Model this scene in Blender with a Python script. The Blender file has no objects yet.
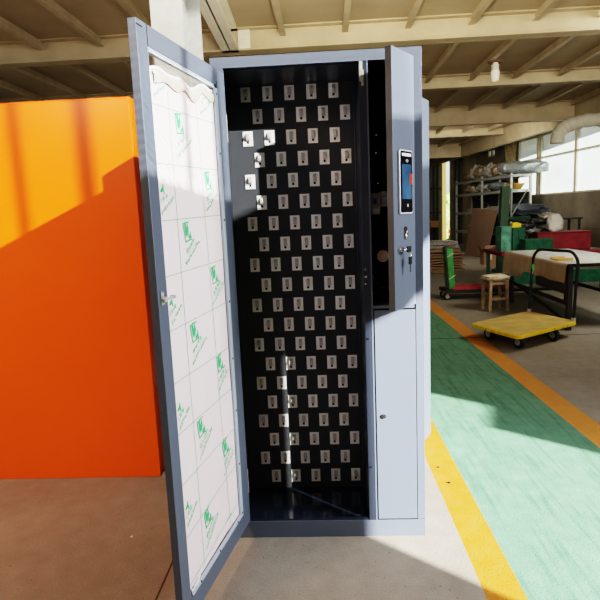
import bpy, bmesh, math, random
from mathutils import Vector, Matrix
from mathutils.geometry import tessellate_polygon
from mathutils import noise as mnoise
random.seed(7)
C = bpy.context.scene.collection
PI = math.pi

# ------------------------------------------------------------------ camera
CAM = Vector((0.37548, -2.12368, 1.32331)); YAW, PITCH, ROLL, FPX = 0.05235, 0.15305, -0.04226, 555.4
def cam_axes():
    cy, sy, cp, sp = math.cos(YAW), math.sin(YAW), math.cos(PITCH), math.sin(PITCH)
    f = Vector((-sy*cp, cy*cp, -sp)); r = Vector((cy, sy, 0)); u = r.cross(f)
    cr, sr = math.cos(ROLL), math.sin(ROLL)
    return cr*r+sr*u, -sr*r+cr*u, f
RX, UX, FX = cam_axes()
cd = bpy.data.cameras.new('camera'); cam = bpy.data.objects.new('camera', cd); C.objects.link(cam)
cd.lens = FPX/600*36; cd.sensor_width = 36; cd.clip_end = 200; cd.clip_start = .05
cam.matrix_world = Matrix(((RX.x, UX.x, -FX.x, CAM.x), (RX.y, UX.y, -FX.y, CAM.y), (RX.z, UX.z, -FX.z, CAM.z), (0, 0, 0, 1)))
bpy.context.scene.camera = cam
def at(u, v, y=None, z=None):            # a measured point of the place at a known depth or height
    d = FX + RX*(u-300)/FPX - UX*(v-300)/FPX
    t = (y-CAM.y)/d.y if y is not None else (z-CAM.z)/d.z
    return CAM + d*t

# ------------------------------------------------------------------ materials
def mat(name, col, rough=.6, metal=0., spec=.5, var=.0, scale=8., bump=0., bscale=60., emit=None, coat=0., col2=None, trans=0., alpha=1.):
    m = bpy.data.materials.new(name); m.use_nodes = True
    nt = m.node_tree; b = nt.nodes['Principled BSDF']
    b.inputs['Base Color'].default_value = (*col, 1); b.inputs['Roughness'].default_value = rough
    b.inputs['Metallic'].default_value = metal; b.inputs['Specular IOR Level'].default_value = spec
    b.inputs['Coat Weight'].default_value = coat; b.inputs['Coat Roughness'].default_value = .15
    b.inputs['Transmission Weight'].default_value = trans; b.inputs['Alpha'].default_value = alpha
    tc = nt.nodes.new('ShaderNodeTexCoord')
    if var or col2:
        n = nt.nodes.new('ShaderNodeTexNoise'); n.inputs['Scale'].default_value = scale; n.inputs['Detail'].default_value = 6
        nt.links.new(tc.outputs['Object'], n.inputs['Vector'])
        r = nt.nodes.new('ShaderNodeValToRGB'); nt.links.new(n.outputs['Fac'], r.inputs['Fac'])
        r.color_ramp.elements[0].position = .35; r.color_ramp.elements[1].position = .68
        c2 = col2 if col2 else tuple(min(1, c*(1+var)) for c in col)
        c1 = col if col2 else tuple(c*(1-var) for c in col)
        r.color_ramp.elements[0].color = (*c1, 1); r.color_ramp.elements[1].color = (*c2, 1)
        nt.links.new(r.outputs['Color'], b.inputs['Base Color'])
    if bump:
        n2 = nt.nodes.new('ShaderNodeTexNoise'); n2.inputs['Scale'].default_value = bscale; n2.inputs['Detail'].default_value = 4
        nt.links.new(tc.outputs['Object'], n2.inputs['Vector'])
        bp = nt.nodes.new('ShaderNodeBump'); bp.inputs['Strength'].default_value = bump; bp.inputs['Distance'].default_value = .01
        nt.links.new(n2.outputs['Fac'], bp.inputs['Height']); nt.links.new(bp.outputs['Normal'], b.inputs['Normal'])
    if emit:
        b.inputs['Emission Color'].default_value = (*emit[:3], 1); b.inputs['Emission Strength'].default_value = emit[3]
    return m

def floor_mat(name, base, dark, light, pits=True, streak=False):
    """worn painted or bare concrete: blotches, fine grain, pits, scratches"""
    m = bpy.data.materials.new(name); m.use_nodes = True; nt = m.node_tree; L = nt.links; N = nt.nodes
    b = N['Principled BSDF']; b.inputs['Roughness'].default_value = .75; b.inputs['Specular IOR Level'].default_value = .3
    tc = N.new('ShaderNodeTexCoord')
    def noise(sc, det=5, vec=None):
        n = N.new('ShaderNodeTexNoise'); n.inputs['Scale'].default_value = sc; n.inputs['Detail'].default_value = det
        L.new(vec or tc.outputs['Object'], n.inputs['Vector']); return n.outputs['Fac']
    def ramp(f, a, ca, c, cc):
        r = N.new('ShaderNodeValToRGB'); L.new(f, r.inputs['Fac']); e = r.color_ramp.elements
        e[0].position = a; e[0].color = (*ca, 1); e[1].position = c; e[1].color = (*cc, 1); return r.outputs['Color']
    def mix(fac, a, c, kind='MIX'):
        x = N.new('ShaderNodeMix'); x.data_type = 'RGBA'; x.blend_type = kind
        if isinstance(fac, float): x.inputs[0].default_value = fac
        else: L.new(fac, x.inputs[0])
        L.new(a, x.inputs[6]); L.new(c, x.inputs[7]); return x.outputs[2]
    col = ramp(noise(2.2, 6), .3, dark, .7, base)
    col = mix(.5, col, ramp(noise(13, 8), .35, base, .75, light))
    g = ramp(noise(170, 2), .3, (.8, .8, .8), .7, (1.15, 1.15, 1.15)); col = mix(.7, col, g, 'MULTIPLY')
    if pits:
        v = N.new('ShaderNodeTexVoronoi'); v.inputs['Scale'].default_value = 34; L.new(tc.outputs['Object'], v.inputs['Vector'])
        pm = ramp(v.outputs['Distance'], .06, (.35, .33, .3), .12, (1, 1, 1))
        gate = ramp(noise(5, 2), .42, (0, 0, 0), .56, (1, 1, 1))
        col = mix(gate, col, mix(1.0, col, pm, 'MULTIPLY'))
    if streak:
        mp = N.new('ShaderNodeMapping'); mp.inputs['Scale'].default_value = (14, .9, 1); mp.inputs['Rotation'].default_value = (0, 0, .5)
        L.new(tc.outputs['Object'], mp.inputs['Vector'])
        sk = ramp(noise(2.5, 3, mp.outputs['Vector']), .36, (.62, .72, .66), .5, (1, 1, 1)); col = mix(.8, col, sk, 'MULTIPLY')
    # expansion joint across the hall and a saw cut on the left
    sx = N.new('ShaderNodeSeparateXYZ'); L.new(tc.outputs['Object'], sx.inputs[0])
    def line(sock, c, w, gate_sock=None, gate_v=0, less=True):
        a = N.new('ShaderNodeMath'); a.operation = 'COMPARE'; L.new(sock, a.inputs[0]); a.inputs[1].default_value = c; a.inputs[2].default_value = w
        o = a.outputs[0]
        if gate_sock is not None:
            g2 = N.new('ShaderNodeMath'); g2.operation = 'LESS_THAN' if less else 'GREATER_THAN'; L.new(gate_sock, g2.inputs[0]); g2.inputs[1].default_value = gate_v
            mm = N.new('ShaderNodeMath'); mm.operation = 'MULTIPLY'; L.new(o, mm.inputs[0]); L.new(g2.outputs[0], mm.inputs[1]); o = mm.outputs[0]
        return o
    dk = N.new('ShaderNodeRGB'); dk.outputs[0].default_value = (*[c*.3 for c in dark], 1)
    for l in (line(sx.outputs[1], 3.52, .012), line(sx.outputs[0], -.27, .004, sx.outputs[1], .02)):
        col = mix(l, col, dk.outputs[0])
    L.new(col, b.inputs['Base Color'])
    bp = N.new('ShaderNodeBump'); bp.inputs['Strength'].default_value = .25; bp.inputs['Distance'].default_value = .006
    L.new(noise(90, 5), bp.inputs['Height']); L.new(bp.outputs['Normal'], b.inputs['Normal'])
    return m

M = dict(
 slate=mat('slate_powder_coat', (.115, .143, .196), .40, .22, .5, bump=.03, bscale=500),
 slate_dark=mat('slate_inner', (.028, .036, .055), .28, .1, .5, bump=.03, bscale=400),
 board=mat('key_board_shaded', (.050, .055, .064), .38, 0, .15),  # slate board, darkened to hold the shade inside the cabinet
 slate_floor=mat('slate_cabinet_floor', (.022, .032, .055), .12, .2, .6),
 black=mat('black_void', (.008, .008, .009), .6, 0, .3),
 dark_gap=mat('dark_gap', (.004, .004, .005), .8, 0, .1),
 holder=mat('holder_white', (.92, .92, .90), .35, 0, .5),
 hook=mat('holder_hook', (.50, .51, .52), .3, 0, .6),  # grey, not white: shading of the tab put into its colour
 chrome=mat('chrome', (.75, .75, .74), .18, 1),
 steel=mat('galvanised_steel', (.42, .43, .41), .45, .3, var=.2, scale=30),
 film=None, green=mat('print_green', (.06, .52, .20), .5), green_soft=mat('print_green_pale', (.20, .60, .33), .5),
 green_line=mat('print_green_line', (.22, .52, .32), .5),
 bead=mat('glazing_bead', (.46, .56, .64), .35), acrylic=mat('acrylic', (.95, .96, .97), .04, 0, .5, trans=1.),
 bezel=mat('bezel_silver', (.85, .86, .88), .25, .3), glassblack=mat('screen_black', (.006, .007, .01), .08, 0, .6),
 screen=mat('screen_blue', (.035, .085, .16), .1, 0, .6, var=.35, scale=12), red=mat('screen_red', (.5, .05, .02), .2),
 plastic_black=mat('plastic_black', (.009, .009, .010), .5, 0, .3),
 orange=mat('orange_gloss', (1.0, .12, .001), .32, 0, .5, var=.05, scale=1.5, coat=.3),
 column=mat('column_paint', (.27, .28, .26), .6, var=.10, scale=14, bump=.15),
 beam=mat('beam_cream', (.50, .41, .265), .65, var=.10, scale=4, bump=.1),
 sheet=mat('ceiling_sheet', (.43, .345, .225), .7, var=.12, scale=1.4),
 joist=mat('joist_cream', (.48, .39, .255), .65, var=.12, scale=5),
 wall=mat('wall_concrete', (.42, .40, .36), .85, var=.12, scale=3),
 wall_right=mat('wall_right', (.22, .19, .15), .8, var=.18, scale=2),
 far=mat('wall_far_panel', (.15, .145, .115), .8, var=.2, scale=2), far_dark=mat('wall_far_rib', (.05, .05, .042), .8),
 yellow_post_glow=mat('yellow_post_glow', (.9, .76, .28), .5, emit=(.95, .75, .25, .4)),  # glow added to brighten it; the post is no lamp
 winframe=mat('window_frame', (.62, .58, .46), .6, var=.1),
 curtain=mat('curtain', (.48, .38, .22), .85, var=.25, scale=10),
 trolley=mat('trolley_deck', (.66, .48, .16), .6, col2=(.50, .35, .11), scale=7, bump=.3, bscale=50),
 trolley_edge=mat('trolley_edge', (1.0, .66, .01), .45, var=.1, scale=20),
 rubber=mat('wheel_rubber', (.02, .02, .02), .7), hub=mat('wheel_hub', (.55, .56, .55), .4, .3),
 blackpipe=mat('black_pipe', (.012, .014, .014), .3, .2), rust=mat('dark_frame', (.035, .028, .024), .6, .2, var=.3, scale=12),
 wood=mat('stool_wood', (.34, .25, .155), .7, var=.3, scale=25, bump=.3), cushion=mat('stool_cushion', (.68, .60, .44), .85, var=.3, scale=16, bump=.6, bscale=30),
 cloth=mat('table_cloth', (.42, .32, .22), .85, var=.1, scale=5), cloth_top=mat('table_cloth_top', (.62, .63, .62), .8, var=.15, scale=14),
 red_deck=mat('red_deck', (.38, .035, .045), .6, var=.25, scale=8), green_panel=mat('green_panel', (.05, .27, .07), .5, var=.25, scale=9),
 green_steel=mat('green_machine', (.075, .15, .095), .5, var=.15, scale=5), crate=mat('green_crate', (.006, .10, .05), .45, var=.3, scale=12),
 crate_light=mat('green_film', (.10, .30, .22), .3, var=.5, scale=9), red_cloth=mat('red_cloth', (.20, .012, .02), .7, var=.2),
 cardboard=mat('cardboard', (.33, .21, .12), .85, var=.08, scale=4), cardboard2=mat('cardboard_board', (.20, .13, .088), .85, var=.06, scale=4),
 wrapped=mat('plastic_wrap', (.38, .355, .30), .22, .15, .7, var=.35, scale=14, bump=.9, bscale=22),
 wrapped_b=mat('plastic_wrap_brown', (.24, .19, .13), .3, .1, .7, var=.4, scale=14, bump=.9, bscale=22),
 wrapped_g=mat('plastic_wrap_grey', (.17, .185, .19), .3, .1, .7, var=.3, scale=14, bump=.8, bscale=20),
 sheets=mat('speckled_sheet', (.22, .20, .18), .7, col2=(.5, .48, .45), scale=30), sack=mat('white_sack', (.62, .60, .55), .8, var=.12, scale=8, bump=.5, bscale=20),
 darkbag=mat('black_bag', (.03, .03, .035), .3, 0, .6, var=.5, scale=12, bump=.8, bscale=25), bluebag=mat('navy_bundle', (.016, .022, .032), .6, var=.4, scale=10, bump=.5, bscale=20),
 yellow=mat('yellow_plastic', (.9, .68, .02), .4), tray=mat('amber_tray', (.55, .34, .08), .45),
 bulb=mat('bulb_glass', (.85, .82, .72), .25, emit=(1, .9, .7, .12)), rustbase=mat('rusty_plate', (.20, .12, .07), .7, var=.3, scale=20),
 duct=mat('duct_white', (.72, .68, .56), .55, var=.08), leaf=mat('hedge_leaf', (.12, .30, .06), .7, col2=(.35, .5, .15), scale=14), fence=mat('red_fence', (.6, .16, .08), .6),
 copper=mat('brass_coil', (.80, .66, .52), .28, .5), breaker=mat('breaker_grey', (.45, .46, .48), .4), label_blue=mat('breaker_blue', (.02, .12, .5), .4),
 lamp_led=mat('reader_strip', (.85, .88, .9), .3), flooryel=None)
M['film'] = mat('protective_film', (.97, .84, .875), .45, 0, .4, var=.02, scale=3, bump=.12, bscale=6)
M['conc'] = floor_mat('concrete_floor', (.285, .255, .21), (.175, .152, .122), (.38, .345, .29))
M['greenfl'] = floor_mat('green_walkway', (.115, .255, .165), (.075, .185, .12), (.19, .37, .255), streak=True)
M['yelfl'] = floor_mat('yellow_lane_line', (.47, .175, .012), (.39, .135, .008), (.53, .24, .045))
M['fadefl'] = floor_mat('orange_lane_line', (.62, .26, .05), (.45, .19, .04), (.66, .32, .09))

# ------------------------------------------------------------------ mesh helpers
class MB:
    def __init__(s): s.v = []; s.f = []; s.m = []; s.sm = []
    def add(s, vs, fs, mi=0, smooth=False):
        o = len(s.v); s.v += [Vector(v) for v in vs]
        for f in fs: s.f.append([o+i for i in f]); s.m.append(mi); s.sm.append(smooth)
        return s
    def box(s, x0, x1, y0, y1, z0, z1, mi=0):
        return s.add([(x, y, z) for x in (x0, x1) for y in (y0, y1) for z in (z0, z1)],
            [(0, 1, 3, 2), (4, 6, 7, 5), (0, 4, 5, 1), (2, 3, 7, 6), (0, 2, 6, 4), (1, 5, 7, 3)], mi)
    def ob(s, o, a, b, c, mi=0):                 # box from corner o with edge vectors a, b, c
        o, a, b, c = map(Vector, (o, a, b, c))
        return s.add([o+a*i+b*j+c*k for i in (0, 1) for j in (0, 1) for k in (0, 1)],
            [(0, 1, 3, 2), (4, 6, 7, 5), (0, 4, 5, 1), (2, 3, 7, 6), (0, 2, 6, 4), (1, 5, 7, 3)], mi)
    def cyl(s, p0, p1, r0, r1=None, n=16, mi=0, cap=True):
        p0, p1 = Vector(p0), Vector(p1); r1 = r0 if r1 is None else r1
        d = (p1-p0).normalized(); u = d.orthogonal().normalized(); w = d.cross(u)
        vs = []
        for p, r in ((p0, r0), (p1, r1)):
            vs += [p+(u*math.cos(2*PI*i/n)+w*math.sin(2*PI*i/n))*r for i in range(n)]
        s.add(vs, [(i, (i+1) % n, n+(i+1) % n, n+i) for i in range(n)], mi, True)
        if cap: s.add(vs, [tuple(range(n))[::-1], tuple(range(n, 2*n))], mi)
        return s
    def tube(s, pts, r, n=10, mi=0):
        pts = [Vector(p) for p in pts]; rr = r if isinstance(r, (list, tuple)) else [r]*len(pts)
        vs = []; u = None
        for i, p in enumerate(pts):
            d = (pts[min(i+1, len(pts)-1)]-pts[max(i-1, 0)]).normalized()
            u = d.orthogonal().normalized() if u is None else (u-d*u.dot(d)).normalized()
            w = d.cross(u); vs += [p+(u*math.cos(2*PI*k/n)+w*math.sin(2*PI*k/n))*rr[i] for k in range(n)]
        fs = [(i*n+k, i*n+(k+1) % n, (i+1)*n+(k+1) % n, (i+1)*n+k) for i in range(len(pts)-1) for k in range(n)]
        s.add(vs, fs, mi, True)
        s.add(vs[:n], [tuple(range(n))[::-1]], mi); s.add(vs[-n:], [tuple(range(n))], mi); return s
    def prism(s, poly, dz, mi=0):                # poly: 3-D points, dz: extrusion vector
        n = len(poly); dz = Vector(dz); p = [Vector(q) for q in poly]
        return s.add(p+[q+dz for q in p], [tuple(range(n))[::-1], tuple(range(n, 2*n))]+[(i, (i+1) % n, n+(i+1) % n, n+i) for i in range(n)], mi)
    def blob(s, c, r, ax=None, amp=.15, fr=3, seed=0, nu=20, nv=12, pw=1., mi=0):   # crumpled lump with half-axes r
        c = Vector(c); ax = ax or (Vector((1, 0, 0)), Vector((0, 1, 0)), Vector((0, 0, 1))); vs = []
        sg = lambda t: math.copysign(abs(t)**pw, t)
        for j in range(nv+1):
            th = PI*j/nv
            for i in range(nu):
                ph = 2*PI*i/nu
                d = Vector((sg(math.sin(th))*sg(math.cos(ph)), sg(math.sin(th))*sg(math.sin(ph)), sg(math.cos(th))))
                k = 1+amp*mnoise.noise(d*fr+Vector((seed*7.3, seed*1.7, seed)))+amp*.5*mnoise.noise(d*fr*2.7+Vector((seed, 0, seed*3)))
                vs.append(c+(ax[0]*d.x*r[0]+ax[1]*d.y*r[1]+ax[2]*d.z*r[2])*k)
        return s.add(vs, [(j*nu+i, (j+1)*nu+i, (j+1)*nu+(i+1) % nu, j*nu+(i+1) % nu) for j in range(nv) for i in range(nu)], mi, True)
def rootloc(o):
    while o.parent: o = o.parent
    return Vector(o.location)
def obj(name, mb, mats, parent=None, bevel=0., loc=None):
    me = bpy.data.meshes.new(name)
    off = rootloc(parent) if parent else (Vector(loc) if loc is not None else Vector((0, 0, 0)))
    me.from_pydata([v-off for v in mb.v], [], mb.f)
    for m in (mats if isinstance(mats, (list, tuple)) else [mats]): me.materials.append(M[m] if isinstance(m, str) else m)
    for p, mi, sm in zip(me.polygons, mb.m, mb.sm): p.material_index = mi; p.use_smooth = sm
    bm = bmesh.new(); bm.from_mesh(me); bmesh.ops.recalc_face_normals(bm, faces=bm.faces); bm.to_mesh(me); bm.free()
    o = bpy.data.objects.new(name, me); C.objects.link(o)
    if parent: o.parent = parent
    else: o.location = off
    if bevel:
        b = o.modifiers.new('bevel', 'BEVEL'); b.width = bevel; b.segments = 2; b.limit_method = 'ANGLE'
    return o
def tag(o, label, cat, group=None):
    o['label'] = label; o['category'] = cat
    if group: o['group'] = group
    return o
def thing(name, label, cat, loc, group=None):
    o = bpy.data.objects.new(name, None); C.objects.link(o); o.location = loc; o.empty_display_size = .1
    return tag(o, label, cat, group)
def struct(name, mb, mats, parent=None, bevel=0):
    o = obj(name, mb, mats, parent, bevel)
    if not parent: o['kind'] = 'structure'
    return o
def copy_tree(o, parent=None):
    c = o.copy(); C.objects.link(c)
    if parent: c.parent = parent
    for ch in list(o.children): copy_tree(ch, c)
    return c

# ------------------------------------------------------------------ setting
b = MB()
def strip(xa0, xa1, xb0, xb1, y0, y1, mi): b.add([(xa0, y0, 0), (xb0, y0, 0), (xb1, y1, 0), (xa1, y1, 0)], [(0, 1, 2, 3)], mi)
Y0, Y1 = -9, 30
n0 = lambda y: .872-.006*y*0 ; nl = lambda y: .875-.012*y; nr = lambda y: 1.012-.008*y
gl = lambda y: 1.835-.022*y; gr = lambda y: 1.997-.021*y
strip(-14, -14, nl(Y0), nl(Y1), Y0, Y1, 0); strip(nl(Y0), nl(Y1), nr(Y0), nr(Y1), Y0, Y1, 2)
strip(nr(Y0), nr(Y1), gl(Y0), gl(Y1), Y0, Y1, 1); strip(gl(Y0), gl(Y1), gr(Y0), gr(Y1), Y0, Y1, 3)
strip(gr(Y0), gr(Y1), 14, 14, Y0, Y1, 0)
struct('floor', b, ['conc', 'greenfl', 'yelfl', 'fadefl'])

# ceiling sheet (mezzanine deck) and its joists
CZ = 3.2
b = MB().box(-7, 7, 1.5, 18.6, CZ, CZ+.06); struct('ceiling', b, 'sheet')
struct('ceiling', MB().box(-3.3, 8, -3.5, 1.5, 5.62, 5.7), 'sheet')  # unseen roof added to cut sky light over the front bay
struct('ceiling', MB().box(-3.3, 8, 1.44, 1.5, 3.26, 5.62), 'sheet')
# right wall : follows a line slightly off the hall axis
WA, WB = Vector((5.3, 18.5, 0)), Vector((7.55, -3.4, 0)); WD = (WB-WA).normalized(); WN = Vector((WD.y, -WD.x, 0))
if WN.x < 0: WN = -WN
def wp(y): return WA+(WB-WA)*((18.5-y)/21.9)
def wall_panels(holes, z1):
    m = MB(); ys = sorted({-3.4, 18.5, *[h[0] for h in holes], *[h[1] for h in holes]})
    for a, c in zip(ys, ys[1:]):
        zz = [0.]; 
        hs = [h for h in holes if h[0] <= a and h[1] >= c]
        segs = [(0, z1)]
        for h in hs: segs = [s for g in segs for s in ((g[0], h[2]), (h[3], g[1])) if s[1]-s[0] > 1e-4] if hs else segs
        for s0, s1 in segs:
            p, q = wp(a), wp(c); m.ob(p+Vector((0, 0, s0)), q-p, WN*.12, (0, 0, s1-s0))
    return m
holes = [(8.2, 14.0, 1.55, 3.06), (15.6, 16.15, 2.84, 3.06)]
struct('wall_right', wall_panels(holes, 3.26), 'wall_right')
b = MB(); p, q = wp(18.5), wp(-3.4); b.ob(p+Vector((0, 0, 3.26)), (wp(1.5)-p), WN*.12, (0, 0, .25)); b.ob(wp(1.5)+Vector((0, 0, 3.26)), wp(-3.4)-wp(1.5), WN*.12, (0, 0, 2.4))
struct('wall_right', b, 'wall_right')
b = MB(); b.ob(wp(18.5)+Vector((-.06, 0, 3.07)), wp(2)-wp(18.5), (.05, 0, 0), (0, 0, .07)); struct('trim_1', b, 'winframe')
def window(n, y0, y1, z0, z1, muls, rows=()):
    f = MB(); e = WN*.09; t = .035
    L_ = lambda ya, yb, za, zb: f.ob(wp(ya)+WN*.01+Vector((0, 0, za)), wp(yb)-wp(ya), e, (0, 0, zb-za))
    L_(y0, y0+t, z0, z1); L_(y1-t, y1, z0, z1); L_(y0, y1, z0, z0+t); L_(y0, y1, z1-t, z1)
    for my in muls: L_(my-.05, my+.05, z0, z1)
    for rz in rows: L_(y0, y1, rz-.015, rz+.015)
    w = struct('window_%d' % n, f, 'winframe')
    gm = bpy.data.materials.get('dusty_glass')
    if not gm:
        gm = bpy.data.materials.new('dusty_glass'); gm.use_nodes = True; nt = gm.node_tree; nt.nodes.clear()
        o_ = nt.nodes.new('ShaderNodeOutputMaterial'); mx = nt.nodes.new('ShaderNodeMixShader'); tr = nt.nodes.new('ShaderNodeBsdfTransparent')
        tl = nt.nodes.new('ShaderNodeBsdfTranslucent'); ns = nt.nodes.new('ShaderNodeTexNoise'); ns.inputs['Scale'].default_value = 2.5; ns.inputs['Detail'].default_value = 6
        rp = nt.nodes.new('ShaderNodeMapRange'); rp.inputs[1].default_value = .3; rp.inputs[2].default_value = .7; rp.inputs[3].default_value = .5; rp.inputs[4].default_value = .95
        tl.inputs['Color'].default_value = (.42, .48, .48, 1)
        nt.links.new(ns.outputs['Fac'], rp.inputs[0]); nt.links.new(rp.outputs[0], mx.inputs[0]); nt.links.new(tr.outputs[0], mx.inputs[1]); nt.links.new(tl.outputs[0], mx.inputs[2]); nt.links.new(mx.outputs[0], o_.inputs[0])
    g = MB().ob(wp(y0)+WN*.05+Vector((0, 0, z0)), wp(y1)-wp(y0), WN*.005, (0, 0, z1-z0)); obj('window_pane', g, gm, w)
window(1, 8.2, 14.0, 1.55, 3.06, (9.6, 11.1, 12.75, 12.9), (2.5,)); window(2, 15.6, 16.15, 2.84, 3.06, (15.87,))
# far wall with a narrow doorway
FY = 18.5
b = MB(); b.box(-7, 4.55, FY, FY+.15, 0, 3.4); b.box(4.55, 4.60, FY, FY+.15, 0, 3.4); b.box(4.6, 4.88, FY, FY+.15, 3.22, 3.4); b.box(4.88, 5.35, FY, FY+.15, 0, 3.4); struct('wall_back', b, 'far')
for i, x in enumerate((4.12, 4.28, 4.42, 5.05, 5.2)):
    obj('wall_post', MB().box(x-.03, x+.03, FY-.06, FY-.001, .0, 3.2), 'far_dark')['kind'] = 'structure'
for z in (1.15, 2.0): obj('wall_rail', MB().box(3.6, 4.54, FY-.09, FY-.062, z, z+.05), 'far_dark')['kind'] = 'structure'
tag(obj('door_post', MB().box(4.60, 4.71, FY-.12, FY+.02, 0, 3.2), 'yellow_post_glow', bevel=.01), 'bright yellow post at the edge of the far doorway', 'post')
struct('wall_left', MB().box(-7.15, -7, 1.5, 18.65, 0, 3.4), 'wall'); struct('wall_left', MB().box(-3.2, -3.05, -3.4, 1.45, 0, 5.6), 'wall')  # second one added, unseen, to cut sky light on the left

# unseen wall added behind the camera, holes cut to shape the sun patches
SX, SZ, GY = 1.176, .63, -3.4
gp = lambda p: Vector((p[0]-SX*GY, GY, p[1]-SZ*GY))
L_open = [(.516, -1.9), (2.6, -1.9), (2.65, .72), (3.2, .955), (3.21, 2.4), (.516, .88)]
ul = lambda x: 1.385+.385*x
U_open = [[(a, ul(a)), (c, ul(c)), (c, 3.2), (a, 3.2)] for a, c in ((-1.9, -.47), (-.41, -.15), (-.06, 2.38))]
outer = [(-7.2, -2.14), (5.6, -2.14), (5.6, 3.5), (-7.2, 3.5)]
loops = [[gp(p) for p in outer]]+[[gp(p) for p in h] for h in [L_open]+U_open]
tris = tessellate_polygon([[Vector((p.x, p.z, 0)) for p in l] for l in loops]); allv = [p for l in loops for p in l]
b = MB(); b.add(allv, [tuple(t) for t in tris]); struct('wall_sun_mask', b, 'wall')
wn = 3
for (a, c) in ((-1.9, -.47), (-.41, -.15), (-.06, 2.38)):      # unseen louvres added to dim the sun through the high openings
    m = MB(); z = ul(a)
    while z < 3.2:
        xr = min(c, (z-1.385)/.385)
        if xr-a > .02:
            p0, p1 = gp((a, z)), gp((xr, z)); m.box(p0.x, p1.x, GY-.004, GY+.004, p0.z, p0.z+.012)
        z += .026
    struct('window_%d' % wn, m, 'winframe'); wn += 1  # added sun-dimming slats, not a window

# beams -------------------------------------------------------------
def ibeam_x(x0, x1, y, z0, z1, fw=.17, mi=0):
    m = MB(); m.box(x0, x1, y-.006, y+.006, z0, z1, mi); m.box(x0, x1, y-fw/2, y+fw/2, z0, z0+.014, mi); m.box(x0, x1, y-fw/2, y+fw/2, z1-.014, z1, mi); return m
JT = CZ-.001
gx = lambda y: 4.47+(15.02-y)*.1019
b = MB(); p, q = Vector((gx(18.3), 18.3, 2.8)), Vector((gx(7.2), 7.2, 2.8)); b.ob(p, q-p, (.02, 0, 0), (0, 0, .398)); b.ob(p-Vector((.05, 0, 0)), q-p, (.12, 0, 0), (0, 0, .015)); struct('trim_6', b, 'beam')
for i, (y, z0) in enumerate(((3.84, 2.98), (6.36, 3.02), (8.89, 2.855), (12.06, 3.03), (15.04, 2.80))):
    o = struct('trim_%d' % (i+2), ibeam_x(-6.9, gx(y)-.02 if i > 1 else min(6.2, wp(y).x-.02), y, z0, JT), 'beam')
bx = MB(); x0, x1 = -.50, -.42
A, B_ = Vector((-.46, 1.55, 2.98)), Vector((-.535, 3.82, 2.98)); dd = B_-A; wv = Vector((.17, 0, 0))
bx.ob(A-wv/2, dd, wv, (0, 0, .014)); bx.ob(A-wv/2+Vector((0, 0, .205)), dd, wv, (0, 0, .014)); bx.ob(A-Vector((.006, 0, 0)), dd, (.012, 0, 0), (0, 0, .219))
bx.box(-.45, -.33, 3.80, 3.83, 3.0, 3.19)
for z in (3.04, 3.095, 3.15): bx.cyl((-.385, 3.80, z), (-.385, 3.78, z), .013, n=6)
struct('trim_7', bx, mat('beam_bounce_lit', (.80, .76, .64), .6, var=.06, scale=5))  # paler than the other beams to stand in for floor bounce light
n = 8
for y0, y1 in ((1.55, 3.82), (3.86, 6.34), (6.38, 8.87), (8.91, 12.0), (12.1, 15.0), (15.1, 18.4)):
    x = -5.62
    while x < (gx(y1)-.05 if y0 > 8 else wp(y0).x-.3):
        m = MB(); m.box(x-.004, x+.004, y0, y1, CZ-.085, JT); m.box(x-.03, x+.03, y0, y1, CZ-.09, CZ-.082)
        struct('trim_%d' % n, m, 'joist'); n += 1; x += .625
# column
cx0, cx1, cy0, cy1 = -.45, -.291, .75, 1.19
m = MB(); m.box(cx0, cx1, cy0, cy0+.014, .025, 3.35); m.box(cx0, cx1, cy1-.014, cy1, .025, 3.35); m.box((cx0+cx1)/2-.006, (cx0+cx1)/2+.006, cy0+.014, cy1-.014, .025, 3.35)
col = thing('steel_column', 'white painted steel column standing behind the open cabinet door', 'column', (-.37, .97, 0))
obj('shaft', m, 'column', col); m = MB(); m.box(-.515, -.2, .53, 1.3, 0, .025); 
m.prism([(-.5, .56, .025), (-.44, .56, .025), (-.44, .56, .09)], (0, .02, 0))
obj('base_plate', m, 'column', col, .002)

# ------------------------------------------------------------------ the key cabinet
W, H, D = .738, 1.90, .45; BY = .285; XL = -.03
cab = thing('key_cabinet', 'tall slate grey steel key cabinet with rows of white key holders inside', 'cabinet', (.37, .2, 0))
m = MB(); t = .0015
m.box(XL, XL+.004, 0, D, 0, H); m.box(W-.004, W, 0, D, 0, H); m.box(XL+.004, W-.004, 0, D, H-.004, H); m.box(XL+.004, W-.004, D-.004, D, 0, H-.004)
m.box(XL+.004, W-.004, .0, .02, 1.864, H-.004)            # header
m.box(XL+.004, .016, 0, .02, .075, 1.864); m.box(.709, W-.004, 0, .022, .075, 1.864)   # stiles
m.box(XL, W, -.001, .0, 1.862, H)
obj('body', m, 'slate', cab, .0008)
m = MB(); m.box(XL+.004, W-.004, 0, .02, 0, .072); obj('plinth', m, 'slate', cab, .0015)
m = MB(); m.box(.512, .545, -.001, .02, .0735, 1.862); m.box(.514, .5145, -.0015, -.001, .08, 1.86); m.box(.526, .5265, -.0015, -.001, .08, 1.86); cp = obj('center_post', m, 'slate_dark', cab, .0008); obj('post_edge', MB().box(.5385, .5445, -.0025, -.0012, .0735, 1.862), 'slate', cab)
m = MB(); m.box(.5115, .5135, .004, BY, .075, 1.862); m.box(.505, .5115, .255, .262, .075, 1.862)
obj('divider_panel', m, 'slate_dark', cab, .001)
for z, h in ((1.05, .006), (.83, .006), (.30, .006)): obj('post_slot', MB().box(.5145, .526, -.0022, -.001, z, z+h), 'dark_gap', cab)
m = MB(); m.box(XL+.005, XL+.008, .02, BY, .075, 1.862); m.box(XL+.008, .511, .02, BY, 1.858, 1.862); obj('side_lining', m, 'slate_dark', cab)
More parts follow.
